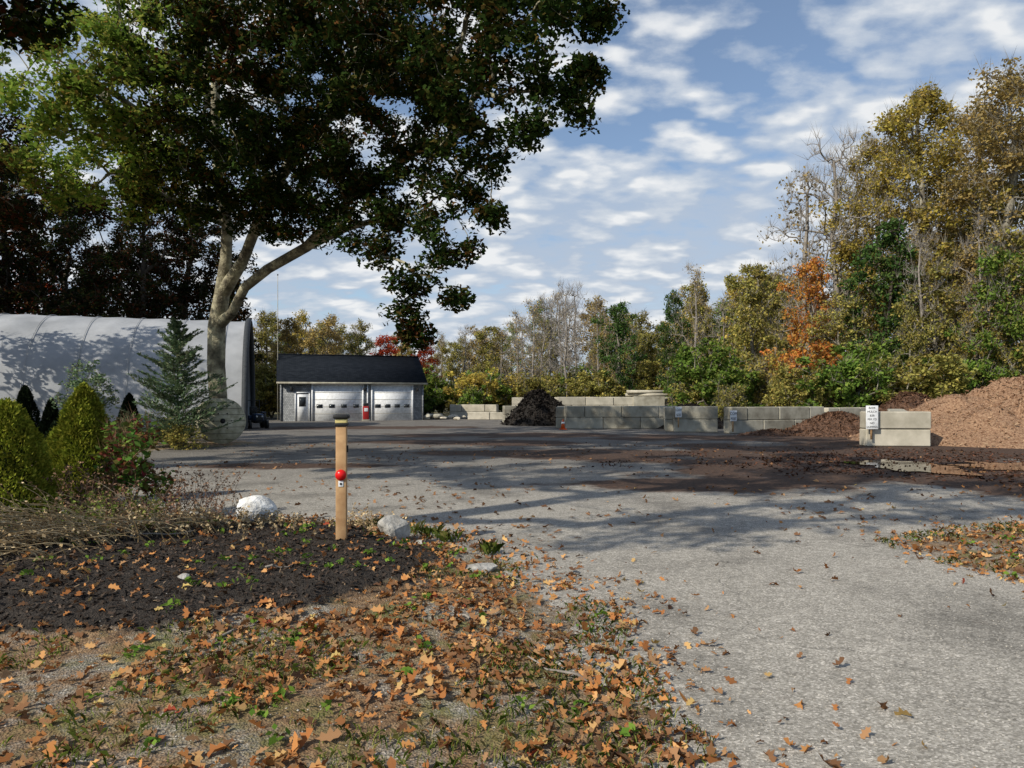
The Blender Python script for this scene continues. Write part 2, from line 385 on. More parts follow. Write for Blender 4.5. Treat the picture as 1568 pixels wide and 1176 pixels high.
def veg(name,xs,ys,matl):
    X,Y,Q=grid(xs,ys); z,s,mu=hver(X,Y)
    keep=(s[Q].max(axis=1)>-.15)
    return obj(name,make_mesh(name,np.c_[X,Y,z],[(Q[keep],0)],[matl],smooth=True,attrs={'mulch':mu,'edge':s}))
m,nt,b=new_mat('verge_soil',.95); v=pos(nt)
vor=nd(nt,'ShaderNodeTexVoronoi',{'Vector':v,'Scale':75.})
vr=nd(nt,'ShaderNodeSeparateColor',{0:vor.outputs['Color']}).outputs[0]
gr=ramp(nt,vr,[(0,(.14,.125,.10)),(.5,(.26,.24,.20)),(.85,(.38,.35,.30)),(1,(.55,.51,.45))])
soil=ramp(nt,noise(nt,v,22,5,.7),[(.3,(.09,.055,.032)),(.5,(.21,.13,.07)),(.7,(.38,.26,.15))])
gra=ramp(nt,noise(nt,v,45,3,.7),[(.3,(.09,.10,.03)),(.7,(.22,.21,.08))])
c=mixc(nt,ramp(nt,noise(nt,v,1.9,5,.7),[(.48,0.),(.64,.9)]),soil,gra)
gm=ramp(nt,noise(nt,v,1.3,6,.75),[(.47,0.),(.60,.9)])
c=mixc(nt,gm,c,gr)
ed=nd(nt,'ShaderNodeAttribute',attribute_name='edge').outputs['Fac']
em=nd(nt,'ShaderNodeMapRange',{0:mth(nt,'ADD',ed,mth(nt,'MULTIPLY',noise(nt,v,4,4,.7),.6)),1:.3,2:.9,3:1.,4:0.}).outputs[0]
c=mixc(nt,em,c,mixc(nt,.4,gr,soil))
mc=ramp(nt,noise(nt,v,35,5,.75),[(.3,(.012,.010,.008)),(.55,(.042,.034,.028)),(.72,(.10,.078,.06))])
am=nd(nt,'ShaderNodeAttribute',attribute_name='mulch').outputs['Fac']
an=mth(nt,'ADD',am,noise(nt,v,6,4,.7))
c=mixc(nt,ramp(nt,an,[(.72,0.),(.95,1.)]),c,mc)
nt.links.new(c,b.inputs['Base Color'])
bump(nt,b,mth(nt,'ADD',vor.outputs['Distance'],noise(nt,v,45,4,.8)),.8,.015)
xs=np.concatenate([np.arange(-45,-9,.5),np.arange(-9,2.1,.035)]); ys=np.concatenate([np.arange(-3,1.8,.3),np.arange(1.8,12,.035),np.arange(12,37,.3)])
veg('grass_verge',xs,ys,m)
veg('grass_verge',np.arange(3.6,14,.06),np.arange(5,10.4,.06),m)
# ------------------------------------------------------------ ground scatter
def scat(n,x0,x1,y0,y1,acc,seed):
    r=np.random.default_rng(seed); x=r.uniform(x0,x1,n); y=r.uniform(y0,y1,n)
    z,s,mu=hver(x,y)
    k=r.random(n)<acc(x,y,s,mu)
    z=np.maximum(z,.004)
    return np.c_[x,y,z][k],r
def dens(x,y,s,mu):
    d=np.where(s>-.1,.28+.85*sstep((fbm(x,y,1.3,21,4)-.36)*4),0)
    d=d*np.where(mu>.5,.12,1)
    e=.30*np.exp(-np.clip(-s,0,9)/.35)
    return np.maximum(d,np.where(s<=0,e,0))
P1,r=scat(32000,-6.5,2.2,1.9,9.6,dens,5)
P2,_=scat(2100,1,14,2,13,lambda x,y,s,mu:np.where(s>0,0,.15+.5*np.exp(-((y-12)/2.)**2)*(fbm(x,y,.8,2)>.55)),6)
P3,_=scat(6500,-9,14,8,26,lambda x,y,s,mu:np.where(s>0,.12,.10+.5*(fbm(x,y,.35,8)>.6)),8)
P4,_=scat(5200,3.8,9,5.5,9.5,lambda x,y,s,mu:np.where(s>0,.8,.08),9)
P=np.concatenate([P1,P2,P4]); P[:,2]+=.006+rng.random(len(P))*.018
sz=rng.choice([.4,.65,.9,1.1],len(P),p=[.35,.32,.22,.11])
LV,LF=leaves(P,.09,OAKL,rng,flatness=.45,curl=.9,sv=.3)
LV=(LV.reshape(len(P),-1,3)-P[:,None])*sz[:,None,None]+P[:,None]; LV=LV.reshape(-1,3)
P3[:,2]+=.012; LV2,LF2=leaves(P3,.10,LEAF6,rng,flatness=.4,curl=.4,sv=.4)
sel=rng.random(len(LF))<.42
obj('fallen_leaves',make_mesh('fallen_leaves',np.concatenate([LV,LV2]),[(LF[~sel],0),(LF[sel],1),(LF2+len(LV),1)],[M['fallen'],M['fallen_b']]))
P,r=scat(34000,-7,0,4,10,lambda x,y,s,mu:(mu>.3)*.8,12)
P[:,2]+=.006
LV,LF=leaves(P,.032,np.array([[-.18,-.5],[.2,-.45],[.16,.5],[-.2,.42]]),r,flatness=.6,curl=.1,sv=.6)
obj('mulch_chips',make_mesh('mulch_chips',LV,[(LF,0)],[M['chip']]))
def stones(P,size,r):
    ico=np.array([[1,0,0],[0,1,0],[-1,0,0],[0,-1,0],[0,0,.8],[0,0,-.5]],float)*.5
    f=np.array([[0,1,4],[1,2,4],[2,3,4],[3,0,4],[1,0,5],[2,1,5],[3,2,5],[0,3,5]])
    n=len(P); a=r.uniform(0,6.28,n); s=size*r.uniform(.4,1.3,n)
    J=ico[None]*(1+r.uniform(-.35,.35,(n,6,3)))
    ca,sa=np.cos(a)[:,None],np.sin(a)[:,None]
    V=np.stack([J[...,0]*ca-J[...,1]*sa,J[...,0]*sa+J[...,1]*ca,J[...,2]*.7],-1)*s[:,None,None]+P[:,None,:]
    return V.reshape(-1,3),(f[None]+(np.arange(n)*6)[:,None,None]).reshape(-1,3)
P,r=scat(16000,-3,5,2,7,lambda x,y,s,mu:np.where(mu>.4,.05,np.where(np.abs(s)<.5,.9,.4)),14)
LV,LF=stones(P,.014,r)
obj('gravel',make_mesh('gravel',LV,[(LF,0)],[nmat('gravel_stone',[(.3,(.24,.22,.19)),(.7,(.52,.48,.42))],9,.9,island=.5)]))
def blades(P,hgt,w,r,lean=.5,hv=.5):
    n=len(P); a=r.uniform(0,6.28,n); l=r.uniform(.1,1,n)*lean; hh=hgt*(1+r.uniform(-hv,hv,n))
    d=np.c_[np.cos(a),np.sin(a),a*0]; s=np.c_[-np.sin(a),np.cos(a),a*0]*w
    m1=P+d*(l*hh*.3)[:,None]+np.c_[a*0,a*0,hh*.6]; tp=P+d*(l*hh)[:,None]+np.c_[a*0,a*0,hh*(1-.3*l)]
    V=np.stack([P-s,P+s,m1+s*.7,tp,m1-s*.7],1).reshape(-1,3)
    return V,np.arange(len(V)).reshape(-1,5)
P,r=scat(46000,-6,1.6,1.9,9.5,lambda x,y,s,mu:np.where((s>.0),np.where(mu>.4,.012,1),0)*sstep((fbm(x,y,1.6,33,4)-.46)*6),15)
Pb,r=scat(16000,3.9,9,5.5,9.5,lambda x,y,s,mu:(s>.0)*sstep((fbm(x,y,1.6,33)-.36)*6),16)
Pc,r=scat(9000,-12,-3,9,25,lambda x,y,s,mu:(s>.05)*sstep((fbm(x,y,1.6,33)-.4)*6),17)
V1,F1=blades(np.concatenate([P,Pb,Pc]),.042,.0022,r,1.1)
obj('grass',make_mesh('grass',V1,[(F1,0)],[M['grass']]))
P,r=scat(340,-6,1.2,2.0,9.3,lambda x,y,s,mu:(s>.1)*.8,18)
Pq,_=scat(70,4.2,8,6,9,lambda x,y,s,mu:(s>.1)*.8,28)
P=np.concatenate([P,Pq])
Pw=np.repeat(P,9,axis=0); Pw[:,:2]+=r.normal(size=(len(Pw),2))*.03; Pw[:,2]+=r.uniform(.01,.05,len(Pw))
LV,LF=leaves(Pw,.045,QUAD,r,flatness=.6,curl=.2)
obj('weeds',make_mesh('weeds',LV,[(LF,0)],[M['weed']]))
P,r=scat(30000,-2,19,11,27,lambda x,y,s,mu:sstep(1.2-np.hypot((x-10.5)/6.5,(y-17.5)/4.8)+(fbm(x,y,.7,4)-.5)*1.8)*.8,19)
P[:,2]+=.008
LV,LF=leaves(P,.07,np.array([[-.2,-.5],[.2,-.5],[.2,.5],[-.2,.5]]),r,flatness=.5,curl=.1,sv=.6)
obj('spilled_mulch',make_mesh('spilled_mulch',LV,[(LF,0)],[leafmat('spilled_chip',[(0,(.03,.018,.012)),(.6,(.09,.045,.03)),(1,(.24,.11,.07))],0,2)]))
def patch(name,P,z,mt):
    P=np.array(P); V=np.c_[P,np.full(len(P),z)]
    return obj(name,make_mesh(name,V,[(np.arange(len(P))[None,:],0)],[mt]))
m,nt,b=new_mat('puddle_water',.03); v=pos(nt)
nt.links.new(ramp(nt,noise(nt,v,1.5,3),[(.4,(.05,.03,.018)),(.7,(.12,.07,.04))]),b.inputs['Base Color']); b.inputs['Specular IOR Level'].default_value=.8
bump(nt,b,noise(nt,v,5,2),.08,.01)
a=np.arange(60)/60*2*math.pi
for cx,cy,rx,ry in ((9.5,16.9,1.0,1.9),(12.3,16.6,1.7,1.2)):
    rr=.6+.8*vn(np.cos(a)*2+cx,np.sin(a)*2,1.9,3)
    patch('puddle',np.c_[cx+np.cos(a)*rx*rr,cy+np.sin(a)*ry*rr],.028,m)
# ------------------------------------------------------------ piles
def pile(name,cx,cy,rx,ry,h,mt,seed=0,pw=1.,chips=None):
    nr,na=46,110
    t=np.linspace(0,1,nr); a=np.arange(na)/na*2*math.pi
    T,A=np.meshgrid(t,a,indexing='ij')
    rr=1+.22*(vn(np.cos(A)*1.5+5,np.sin(A)*1.5+5,1.3,seed)-.5)*2
    X=T*np.cos(A)*rx*rr; Y=T*np.sin(A)*ry*rr
    Z=h*(1-T**pw)*(1-.12*np.exp(-(T/.12)**2))+ (fbm(X+cx,Y+cy,1.1,seed,4)-.5)*.35*h*np.sin(np.pi*T)+(fbm(X+cx,Y+cy,7,seed,2)-.5)*.10*(T<.98)
    Z=np.where(T>=.999,-.03,Z)
    V=np.stack([X,Y,Z],-1).reshape(-1,3)
    i=(np.arange(nr-1)[:,None]*na+np.arange(na)[None,:]); j=(np.arange(nr-1)[:,None]*na+((np.arange(na)+1)%na)[None,:])
    Q=np.stack([i,i+na,j+na,j],-1).reshape(-1,4)
    r=np.random.default_rng(seed); mats=[mt]; gs=[(Q,0)]; VV=[V]
    if chips:
        P=V[r.integers(0,len(V)-na,chips[0])]+r.normal(size=(chips[0],3))*[.08,.08,.012]
        LV,LF=leaves(P,chips[1],np.array([[-.2,-.5],[.2,-.5],[.2,.5],[-.2,.5]]),r,up=.2,curl=.1,sv=.6); VV.append(LV); gs.append((LF+len(V),1)); mats.append(chips[2])
    return obj(name,make_mesh(name,np.concatenate(VV),gs,mats,smooth=True),loc=(cx,cy,0))
mo=leafmat('mulch_chip_orange',[(0,(.14,.07,.04)),(.5,(.32,.19,.115)),(1,(.52,.36,.23))],0,2)
mb=leafmat('mulch_chip_brown',[(0,(.04,.022,.015)),(1,(.22,.12,.075))],0,2)
mk=leafmat('compost_clod',[(0,(.006,.005,.005)),(1,(.04,.034,.03))],0,2)
pile('bark_mulch_pile',20.4,26.5,6.6,4.8,3.1,M['mulch_o'],2,.95,(16000,.08,mo))
pile('mulch_pile',18.3,32.3,3.0,2.4,2.1,M['mulch_b'],3,1.2,(5000,.10,mb))
pile('mulch_pile',14.6,32,2.2,2.4,1.15,M['mulch_b'],4,1.1,(4000,.10,mb))
pile('mulch_pile',11.7,31.6,1.5,.8,.28,M['mulch_b'],5,1.1,(1200,.08,mb))
pile('compost_pile',1.7,45,2.35,2.6,2.5,M['compost'],6,1.05,(5000,.16,mk))
pile('compost_pile',10.2,40,2.4,2.2,1.5,M['compost'],8,1.1,(2000,.12,mk))
# ------------------------------------------------------------ concrete block walls
def blockwall(name,p0,p1,rows,mt,seed=0,bl=1.8,th=.6,bh=.6):
    r=np.random.default_rng(seed+100)
    p0=np.array(p0,float);p1=np.array(p1,float); L=np.linalg.norm(p1-p0); n=max(1,round(L/bl)); l=L/n
    bme=bpy.data.meshes.new(name); bm=bmesh.new()
    for k in range(rows):
        edges=[i*l for i in range(n+1)] if k%2==0 or n==1 else [0]+[(i+.5)*l for i in range(n)]+[L]
        for a0,a1 in zip(edges[:-1],edges[1:]):
            s=(a1-a0-.015-r.uniform(0,.02),th-r.uniform(0,.03),bh-.012)
            res=bmesh.ops.create_cube(bm,size=1.)
            vs=res['verts']; j=r.uniform(-.03,.03)
            for v_ in vs: v_.co=Vector((v_.co.x*s[0]+(a0+a1)/2,v_.co.y*s[1]+j,v_.co.z*s[2]+bh*(k+.5)))
            es=list({e for v_ in vs for e in v_.link_edges})
            bmesh.ops.bevel(bm,geom=es,offset=.03,segments=1,affect='EDGES')
    bm.to_mesh(bme); bm.free(); bme.materials.append(mt)
    d=p1-p0
    return obj(name,bme,None,(p0[0],p0[1],0),(0,0,math.atan2(d[1],d[0])))
BW='concrete_block_wall'
blockwall(BW,(2.9,38.6),(9.1,39.2),2,M['concrete'],1,bh=.63)
blockwall(BW,(2.75,39.2),(3.4,47),2,M['concrete'],2)
blockwall(BW,(-.6,47.2),(.7,47.5),2,M['concrete'],3,1.3)
blockwall(BW,(3.2,50),(9.2,50.8),3,M['concrete_l'],4)
blockwall(BW,(9.8,52),(13.5,52.3),3,M['concrete'],15)
blockwall(BW,(8.0,35.0),(10.1,34.7),2,M['concrete'],5,bh=.64)
blockwall(BW,(8.0,35.5),(8.5,38.2),2,M['concrete'],6)
blockwall(BW,(10.15,33.3),(15.5,35.5),2,M['concrete'],7,bh=.63)
blockwall(BW,(15.75,35.7),(18.7,37.3),2,M['concrete_l'],8)
blockwall(BW,(12.1,24.35),(14.25,24.2),2,M['concrete_l'],9,2.2)
blockwall(BW,(13.7,24.9),(19.4,36),2,M['concrete'],10)
blockwall(BW,(19.9,36.2),(34,42),2,M['concrete_l'],11)
blockwall(BW,(-5.2,60),(-1.2,58.8),2,M['concrete_l'],12)
blockwall(BW,(-3.5,56.5),(0,56.1),1,M['concrete_l'],13)
blockwall(BW,(0,61),(5,60.5),3,M['concrete_l'],14)
def rock(name,s,mt,seed,cuts=3):
    bm=bmesh.new(); bmesh.ops.create_icosphere(bm,subdivisions=cuts,radius=.5)
    r=np.random.default_rng(seed)
    pl=[(unit(r.normal(size=3)),r.uniform(.28,.44)) for _ in range(11)]
    for v_ in bm.verts:
        p=np.array(v_.co)
        for n_,d_ in pl:
            q=p@n_
            if q>d_: p=p-n_*(q-d_)*.92
        p=p*(1+.05*math.sin(9*p[0]+seed)*math.sin(11*p[1]))
        v_.co=Vector((p[0]*s[0],p[1]*s[1],p[2]*s[2]))
    me=bpy.data.meshes.new(name); bm.to_mesh(me); bm.free(); me.materials.append(mt)
    return me
r=np.random.default_rng(77)
e=empty('stone_rubble_pile',(-6.0,57,0))
for i in range(34):
    me=rock('stone',(r.uniform(.3,1.3),r.uniform(.3,.9),r.uniform(.2,.5)),M['gravelpale'] if i%3 else M['concrete'],i,cuts=2)
    obj('stone',me,e,(r.normal()*2.0,r.normal()*1.2,r.uniform(.05,.35)),(0,0,r.uniform(0,6)))
e=empty('pipe_stack',(9.8,50.5,0))
for i in range(6):
    cyl('pipe',(0,(i%3)*.25,1.95+.22*(i//3)),.11,3.2,M['concrete_l'],e,12,rot=(0,math.pi/2,.08*(i-2)))
box('pipe_rack',(0,.2,.92),(2.2,.8,1.84),M['concrete'],e,.02)
def hz(x,y): return float(max(hver([x],[y])[0][0],.004))
obj('white_boulder',rock('white_boulder',(.58,.45,.50),M['rock_w'],5),loc=(-3.13,8.6,hz(-3.13,8.6)+.12),rot=(0,.1,.7))
obj('grey_boulder',rock('grey_boulder',(.42,.32,.34),M['rock_g'],9),loc=(-1.34,7.95,hz(-1.34,7.95)+.08),rot=(.2,.3,.4))
obj('flat_stone',rock('flat_stone',(.34,.3,.12),M['rock_g'],12),loc=(-.28,6.5,hz(-.28,6.5)+.01),rot=(0,0,.2))
for i,(x,y,s) in enumerate([(-4.0,8.9,.12),(-2.2,8.6,.1),(-1.0,7.7,.09),(-2.6,5.6,.08),(-5.1,7.3,.1)]):
    obj('small_stone',rock('small_stone',(s*1.4,s,s*.8),M['rock_g'],20+i),loc=(x,y,hz(x,y)+.02))
for (x,y,a_,l,h_) in [(-2.1,6.0,.3,.22,.03),(.42,3.9,2.3,.5,.02),(-3.9,7.2,.5,.6,.03),(-1.9,4.6,1.2,.35,.02),(-.3,5.0,2.6,.3,.02),(-3.0,8.45,.1,.8,.05),(-4.2,8.3,-.2,.7,.08)]:
    z=hz(x,y)+h_; pts=np.array([[x+math.cos(a_)*l*t+.02*math.sin(9*t),y+math.sin(a_)*l*t,z+.015*math.sin(7*t)] for t in np.linspace(0,1,6)])
    V,Q=tubes(pts[:-1],pts[1:],np.linspace(.010,.006,5),np.linspace(.009,.004,5),6)
    obj('fallen_stick',make_mesh('fallen_stick',V,[(Q,0)],[M['bark_pale']],True))
# ------------------------------------------------------------ marker post
px,py=-1.74,7.2; pz=hz(px,py)
e=empty('marker_post',(px,py,pz),.12)
tz=1.447-pz
box('timber',(0,0,(tz-.12)/2-.03),(.105,.105,tz-.06),M['wood'],e,.006)
box('cap_base',(0,0,tz-.10),(.13,.13,.03),M['black'],e,.006)
box('lens',(0,0,tz-.065),(.115,.115,.04),nmat('amber_lens',[(.3,(.45,.36,.12)),(.7,(.66,.56,.25))],5,.3),e,.004)
box('solar_cap',(0,0,tz-.02),(.155,.155,.045),M['black'],e,.015)
rz_=1.6-(728-612)/1080*7.1-pz
cyl('red_reflector',(0,-.062,rz_),.055,.018,nmat('reflector_red',[(.3,(.6,.01,.01)),(.7,(.75,.02,.02))],5,.25),e,28,rot=(math.pi/2,0,0))
box('number_plate',(0,-.056,rz_-.09),(.05,.006,.06),M['white'],e,.002)
cyl('plate_mark',(0,-.061,rz_-.09),.012,.004,M['black'],e,14,rot=(math.pi/2,0,0))
box('side_hook',(.06,0,rz_+.26),(.015,.03,.07),M['black'],e,.003)
# ------------------------------------------------------------ garage
RZ=math.radians(18.3)
g=empty('garage_building',(-17.1,52,0),RZ)
m,nt,b=new_mat('grey_shingle_wall',.9); v=coord(nt)
mp=nd(nt,'ShaderNodeMapping',{'Vector':v,'Rotation':(math.pi/2,0,0)})
br=nd(nt,'ShaderNodeTexBrick',{'Vector':mp.outputs[0],'Color1':(.17,.18,.19,1),'Color2':(.28,.29,.30,1),'Mortar':(.07,.075,.08,1),'Scale':4.,'Mortar Size':.03,'Brick Width':.6,'Row Height':.5})
nt.links.new(mixc(nt,1.,br.outputs[0],ramp(nt,noise(nt,v,1.2,4),[(.3,.8),(.7,1.15)]),'MULTIPLY'),b.inputs['Base Color'])
bump(nt,b,br.outputs[1],.4,.02); M['shingle']=m
m,nt,b=new_mat('roof_shingle',.95); v=coord(nt)
br=nd(nt,'ShaderNodeTexBrick',{'Vector':v,'Color1':(.008,.011,.016,1),'Color2':(.017,.021,.028,1),'Mortar':(.005,.006,.008,1),'Scale':3.,'Mortar Size':.03,'Brick Width':.9,'Row Height':.4})
nt.links.new(br.outputs[0],b.inputs['Base Color']); b.inputs['Specular IOR Level'].default_value=.08; M['roof']=m
Lg,Dg,eh,rh=10.7,7.2,3.05,5.1
V=np.array([[0,0,0],[Lg,0,0],[Lg,Dg,0],[0,Dg,0],[0,0,eh],[Lg,0,eh],[Lg,Dg,eh],[0,Dg,eh],[0,Dg/2,rh-.08],[Lg,Dg/2,rh-.08]],float)
obj('walls',make_mesh('walls',V,[(np.array([[0,1,5,4],[2,3,7,6]]),0),(np.array([[1,2,6,9,5],[3,0,4,8,7]]),0)],[M['shingle']]),g)
sl=math.atan2(rh-eh,Dg/2); rl=math.hypot(rh-eh,Dg/2)+.35
for sgn,nm in((-1,'roof_front'),(1,'roof_back')):
    cy=Dg/2+sgn*math.cos(sl)*rl/2; cz=rh-math.sin(sl)*rl/2+.03
    box(nm,(Lg/2,cy,cz),(Lg+.5,rl,.12),M['roof'],g,rot=(-sgn*sl,0,0))
box('fascia',(Lg/2,-.33,eh-.21),(Lg+.52,.05,.14),M['concrete'],g)
box('ridge_cap',(Lg/2,Dg/2,rh+.09),(Lg+.5,.3,.06),M['roof'],g)
def gdoor(x0,x1,top,nm):
    box(nm,((x0+x1)/2,-.02,top/2),(x1-x0,.05,top),M['white'],g)
    for k in range(1,5): box('panel_groove',((x0+x1)/2,-.05,top*k/5),(x1-x0-.02,.012,.025),M['concrete'],g)
    for k in range(4):
        cx=x0+(x1-x0)*(k+.5)/4; box('door_window',(cx,-.056,1.12),(.42,.02,.26),M['glass'],g)
    w=.12
    box('casing_top',((x0+x1)/2,-.06,top+w/2+.01),(x1-x0+2*w+.02,.1,w),M['white'],g)
    for xx in(x0-w/2-.005,x1+w/2+.005): box('casing_side',(xx,-.06,top/2),(w,.1,top),M['white'],g)
gdoor(2.35,5.95,2.68,'garage_door'); gdoor(6.75,9.75,2.68,'garage_door_wide')
box('entry_door',(1.58,-.03,1.0),(.86,.06,2.0),M['white'],g); box('entry_window',(1.58,-.065,1.45),(.5,.02,.7),M['glass'],g)
for xx in(1.08,2.08): box('entry_casing',(xx,-.05,1.03),(.1,.1,2.06),M['white'],g)
box('entry_casing_top',(1.58,-.05,2.12),(1.1,.1,.1),M['white'],g)
for xx in(.06,Lg-.06): box('corner_board',(xx,-.02,1.45),(.12,.05,2.9),M['shingle'],g)
box('downspout',(6.35,-.1,1.4),(.1,.1,2.7),M['white'],g)
for xx in(.8,6.12,10.2): box('wall_lamp',(xx,-.12,2.4),(.18,.24,.26),M['black'],g,.04)
gp=empty('fuel_pump',(-10.9,52.6,0),RZ)
box('cabinet',(0,0,.62),(.42,.36,1.0),M['red_paint'],gp,.04); box('plinth',(0,0,.06),(.55,.5,.12),M['concrete'],gp,.01)
box('head',(0,0,1.24),(.36,.32,.22),M['black'],gp,.05); box('dial',(0,-.185,.85),(.28,.02,.25),M['white'],gp,.01)
V,Q=tubes(np.array([[.23,0,1.],[.33,0,.7],[.31,0,.35]]),np.array([[.33,0,.7],[.31,0,.35],[.23,0,.3]]),np.full(3,.02),np.full(3,.02)); obj('hose',make_mesh('hose',V,[(Q,0)],[M['black']]),gp)
e=empty('antenna_mast',(-18.1,54.5,0))
cyl('mast',(0,0,5.6),.04,11.2,M['concrete'],e,10,.02); cyl('guy_collar',(0,0,7),.07,.12,M['black'],e,10); cyl('finial',(0,0,11.25),.05,.1,M['black'],e,10)
# ------------------------------------------------------------ quonset hut
q=empty('quonset_hut',(-13.7,36,0),RZ)
m,nt,b=new_mat('hut_fabric_skin',.6); v=coord(nt)
c=ramp(nt,noise(nt,v,.5,6,.65),[(.3,(.24,.25,.262)),(.5,(.32,.33,.345)),(.7,(.39,.40,.415))])
nt.links.new(c,b.inputs['Base Color']); bump(nt,b,noise(nt,v,1.2,2),.2,.1); M['hut']=m
R_=6.0; L_=30; na=48; xs=np.arange(-L_,.01,.25)
th=np.linspace(0,math.pi,na)
Vv=[]
for x in xs:
    s=.06*abs(math.sin(math.pi*(x/2.2)))**.7
    Vv.append(np.c_[np.full(na,x),R_-(R_-s)*np.cos(th),.15+(R_-s)*np.sin(th)*1.01])
Vv=np.array(Vv).reshape(-1,3); nx=len(xs)
i=(np.arange(nx-1)[:,None]*na+np.arange(na-1)[None,:]).ravel()
obj('arched_skin',make_mesh('arched_skin',Vv,[(np.c_[i,i+1,i+na+1,i+na],0)],[M['hut']],True),q)
for x in np.arange(-L_+.35,.1,2.2):
    rr=R_-.004
    P=np.c_[np.full(na,x),R_-rr*np.cos(th),.15+rr*np.sin(th)*1.01]
    V,Q=tubes(P[:-1],P[1:],np.full(na-1,.016),np.full(na-1,.016),6); obj('rib',make_mesh('rib',V,[(Q,0)],[M['hut']],True),q)
P=np.c_[np.full(na,-.45),R_-(R_-.05)*np.cos(th),.15+(R_-.05)*np.sin(th)]
obj('end_wall',make_mesh('end_wall',P,[(np.arange(na)[None,:],0)],[M['shingle']]),q)
rr=R_+.03; P=np.c_[np.full(na,.05),R_-rr*np.cos(th),.15+rr*np.sin(th)*1.01]
V,Q=tubes(P[:-1],P[1:],np.full(na-1,.16),np.full(na-1,.16),8); obj('end_trim',make_mesh('end_trim',V,[(Q,0)],[flat('dark_trim',(.04,.045,.05))],True),q)
box('base_sill',(-L_/2,-.05,.12),(L_,.2,.24),M['concrete'],q)
box('end_door',(-.42,6,1.7),(.08,3.6,3.4),M['black'],q)
# small dark-blue tractor parked at the end of the hut
t=empty('garden_tractor',(-14.35,39.5,0),RZ+math.radians(12)); mbl=flat('dark_blue_paint',(.02,.045,.10),.35)
box('hood',(0,-.55,.62),(.5,.95,.42),mbl,t,.08); box('grille',(0,-1.035,.6),(.4,.03,.32),M['black'],t,.01)
for s_ in(-.14,.14): cyl('headlamp',(s_,-1.06,.68),.05,.03,M['white'],t,14,rot=(math.pi/2,0,0))
box('chassis',(0,.1,.38),(.4,1.7,.16),M['black'],t,.03)
box('rear_body',(0,.55,.58),(.7,.7,.26),mbl,t,.05); box('seat',(0,.5,.78),(.42,.4,.12),M['black'],t,.05); box('seat_back',(0,.72,1.0),(.42,.1,.42),M['black'],t,.04)
for s_ in(-.5,.5):
    cyl('rear_wheel',(s_,.6,.42),.42,.24,M['black'],t,28,rot=(0,math.pi/2,0)); cyl('rear_hub',(s_*1.26,.6,.42),.18,.02,M['concrete_l'],t,18,rot=(0,math.pi/2,0))
    box('fender',(s_,.6,.88),(.26,.7,.05),mbl,t,.02)
    cyl('front_wheel',(s_*.9,-.75,.24),.24,.15,M['black'],t,24,rot=(0,math.pi/2,0)); cyl('front_hub',(s_*1.07,-.75,.24),.10,.02,M['concrete_l'],t,16,rot=(0,math.pi/2,0))
    box('roll_bar',(s_*.7,.85,1.1),(.05,.05,.9),M['black'],t,.01)
box('roll_bar_top',(0,.85,1.57),(.75,.05,.05),M['black'],t,.01)
an=np.linspace(0,2*math.pi,17); Pp=np.c_[np.cos(an)*.17,np.sin(an)*.13+.08,np.sin(an)*.1+1.02]
V,Q=tubes(Pp[:-1],Pp[1:],np.full(16,.015),np.full(16,.015),6); obj('steering_wheel',make_mesh('steering_wheel',V,[(Q,0)],[M['black']]),t); cyl('steering_column',(0,0,.9),.02,.28,M['black'],t,10,rot=(-.4,0,0))
# ------------------------------------------------------------ cable spool
sp=empty('cable_spool',(-10.45,25.2,0.05),math.radians(36))
for nm,y in(('flange_front',-.4),('flange_back',.4)):
    cyl(nm,(0,y,.80),.80,.09,M['spool'],sp,48,rot=(math.pi/2,0,0))
cyl('drum',(0,0,.80),.40,.70,M['spool'],sp,32,rot=(math.pi/2,0,0))
cyl('hub_hole',(0,-.447,.80),.09,.02,M['black'],sp,20,rot=(math.pi/2,0,0))
for k in range(6):
    a_=k*math.pi/3; cyl('bolt',(math.cos(a_)*.3,-.452,.80+math.sin(a_)*.3),.022,.02,M['black'],sp,10,rot=(math.pi/2,0,0))
for k in range(7):
    z=-.66+k*.22; w=2*math.sqrt(max(.01,.78**2-z*z)); box('plank_joint',(0,-.4465,.80+z),(w,.006,.012),M['black'],sp)
# ------------------------------------------------------------ signs and cone
def sign(loc,w,h,lines,rz=0):
    e=empty('info_sign',loc,rz)
    box('panel',(0,0,0),(w,.02,h),M['white'],e,.004)
    for k,t in enumerate(lines):
        cu=bpy.data.curves.new('lettering','FONT'); cu.body=t; cu.size=h/len(lines)*.72; cu.align_x='CENTER'; cu.extrude=.002; cu.materials.append(M['black'])
        o=bpy.data.objects.new('lettering',cu); col.objects.link(o); o.parent=e; o.rotation_euler=(math.pi/2,0,0)
        o.location=(0,-.013,h/2-(k+.85)*h/len(lines)*.97)
        o.scale=(min(1,w*.85/(len(t)*cu.size*.6)),1,1)
    box('back_stake',(0,.05,-.3),(.06,.04,.9),M['wood'],e)
    return e
sign((12.2,23.9,1.0),.40,.8,['BARK','MULCH','$38','PER YD','NO','DUMPING'],-.07)
sign((8.1,34.3,1.0),.3,.5,['LOAM','$30'],-.1); sign((10.3,32.8,.85),.34,.5,['COM','POST'],.2)
e=empty('traffic_cone',(2.72,37.6,.01)); oc=flat('cone_orange',(.6,.10,.02),.5)
box('base',(0,0,.02),(.38,.38,.04),oc,e,.01); cyl('cone',(0,0,.30),.12,.52,oc,e,24,.03); cyl('collar',(0,0,.36),.10,.10,M['white'],e,24,.08)
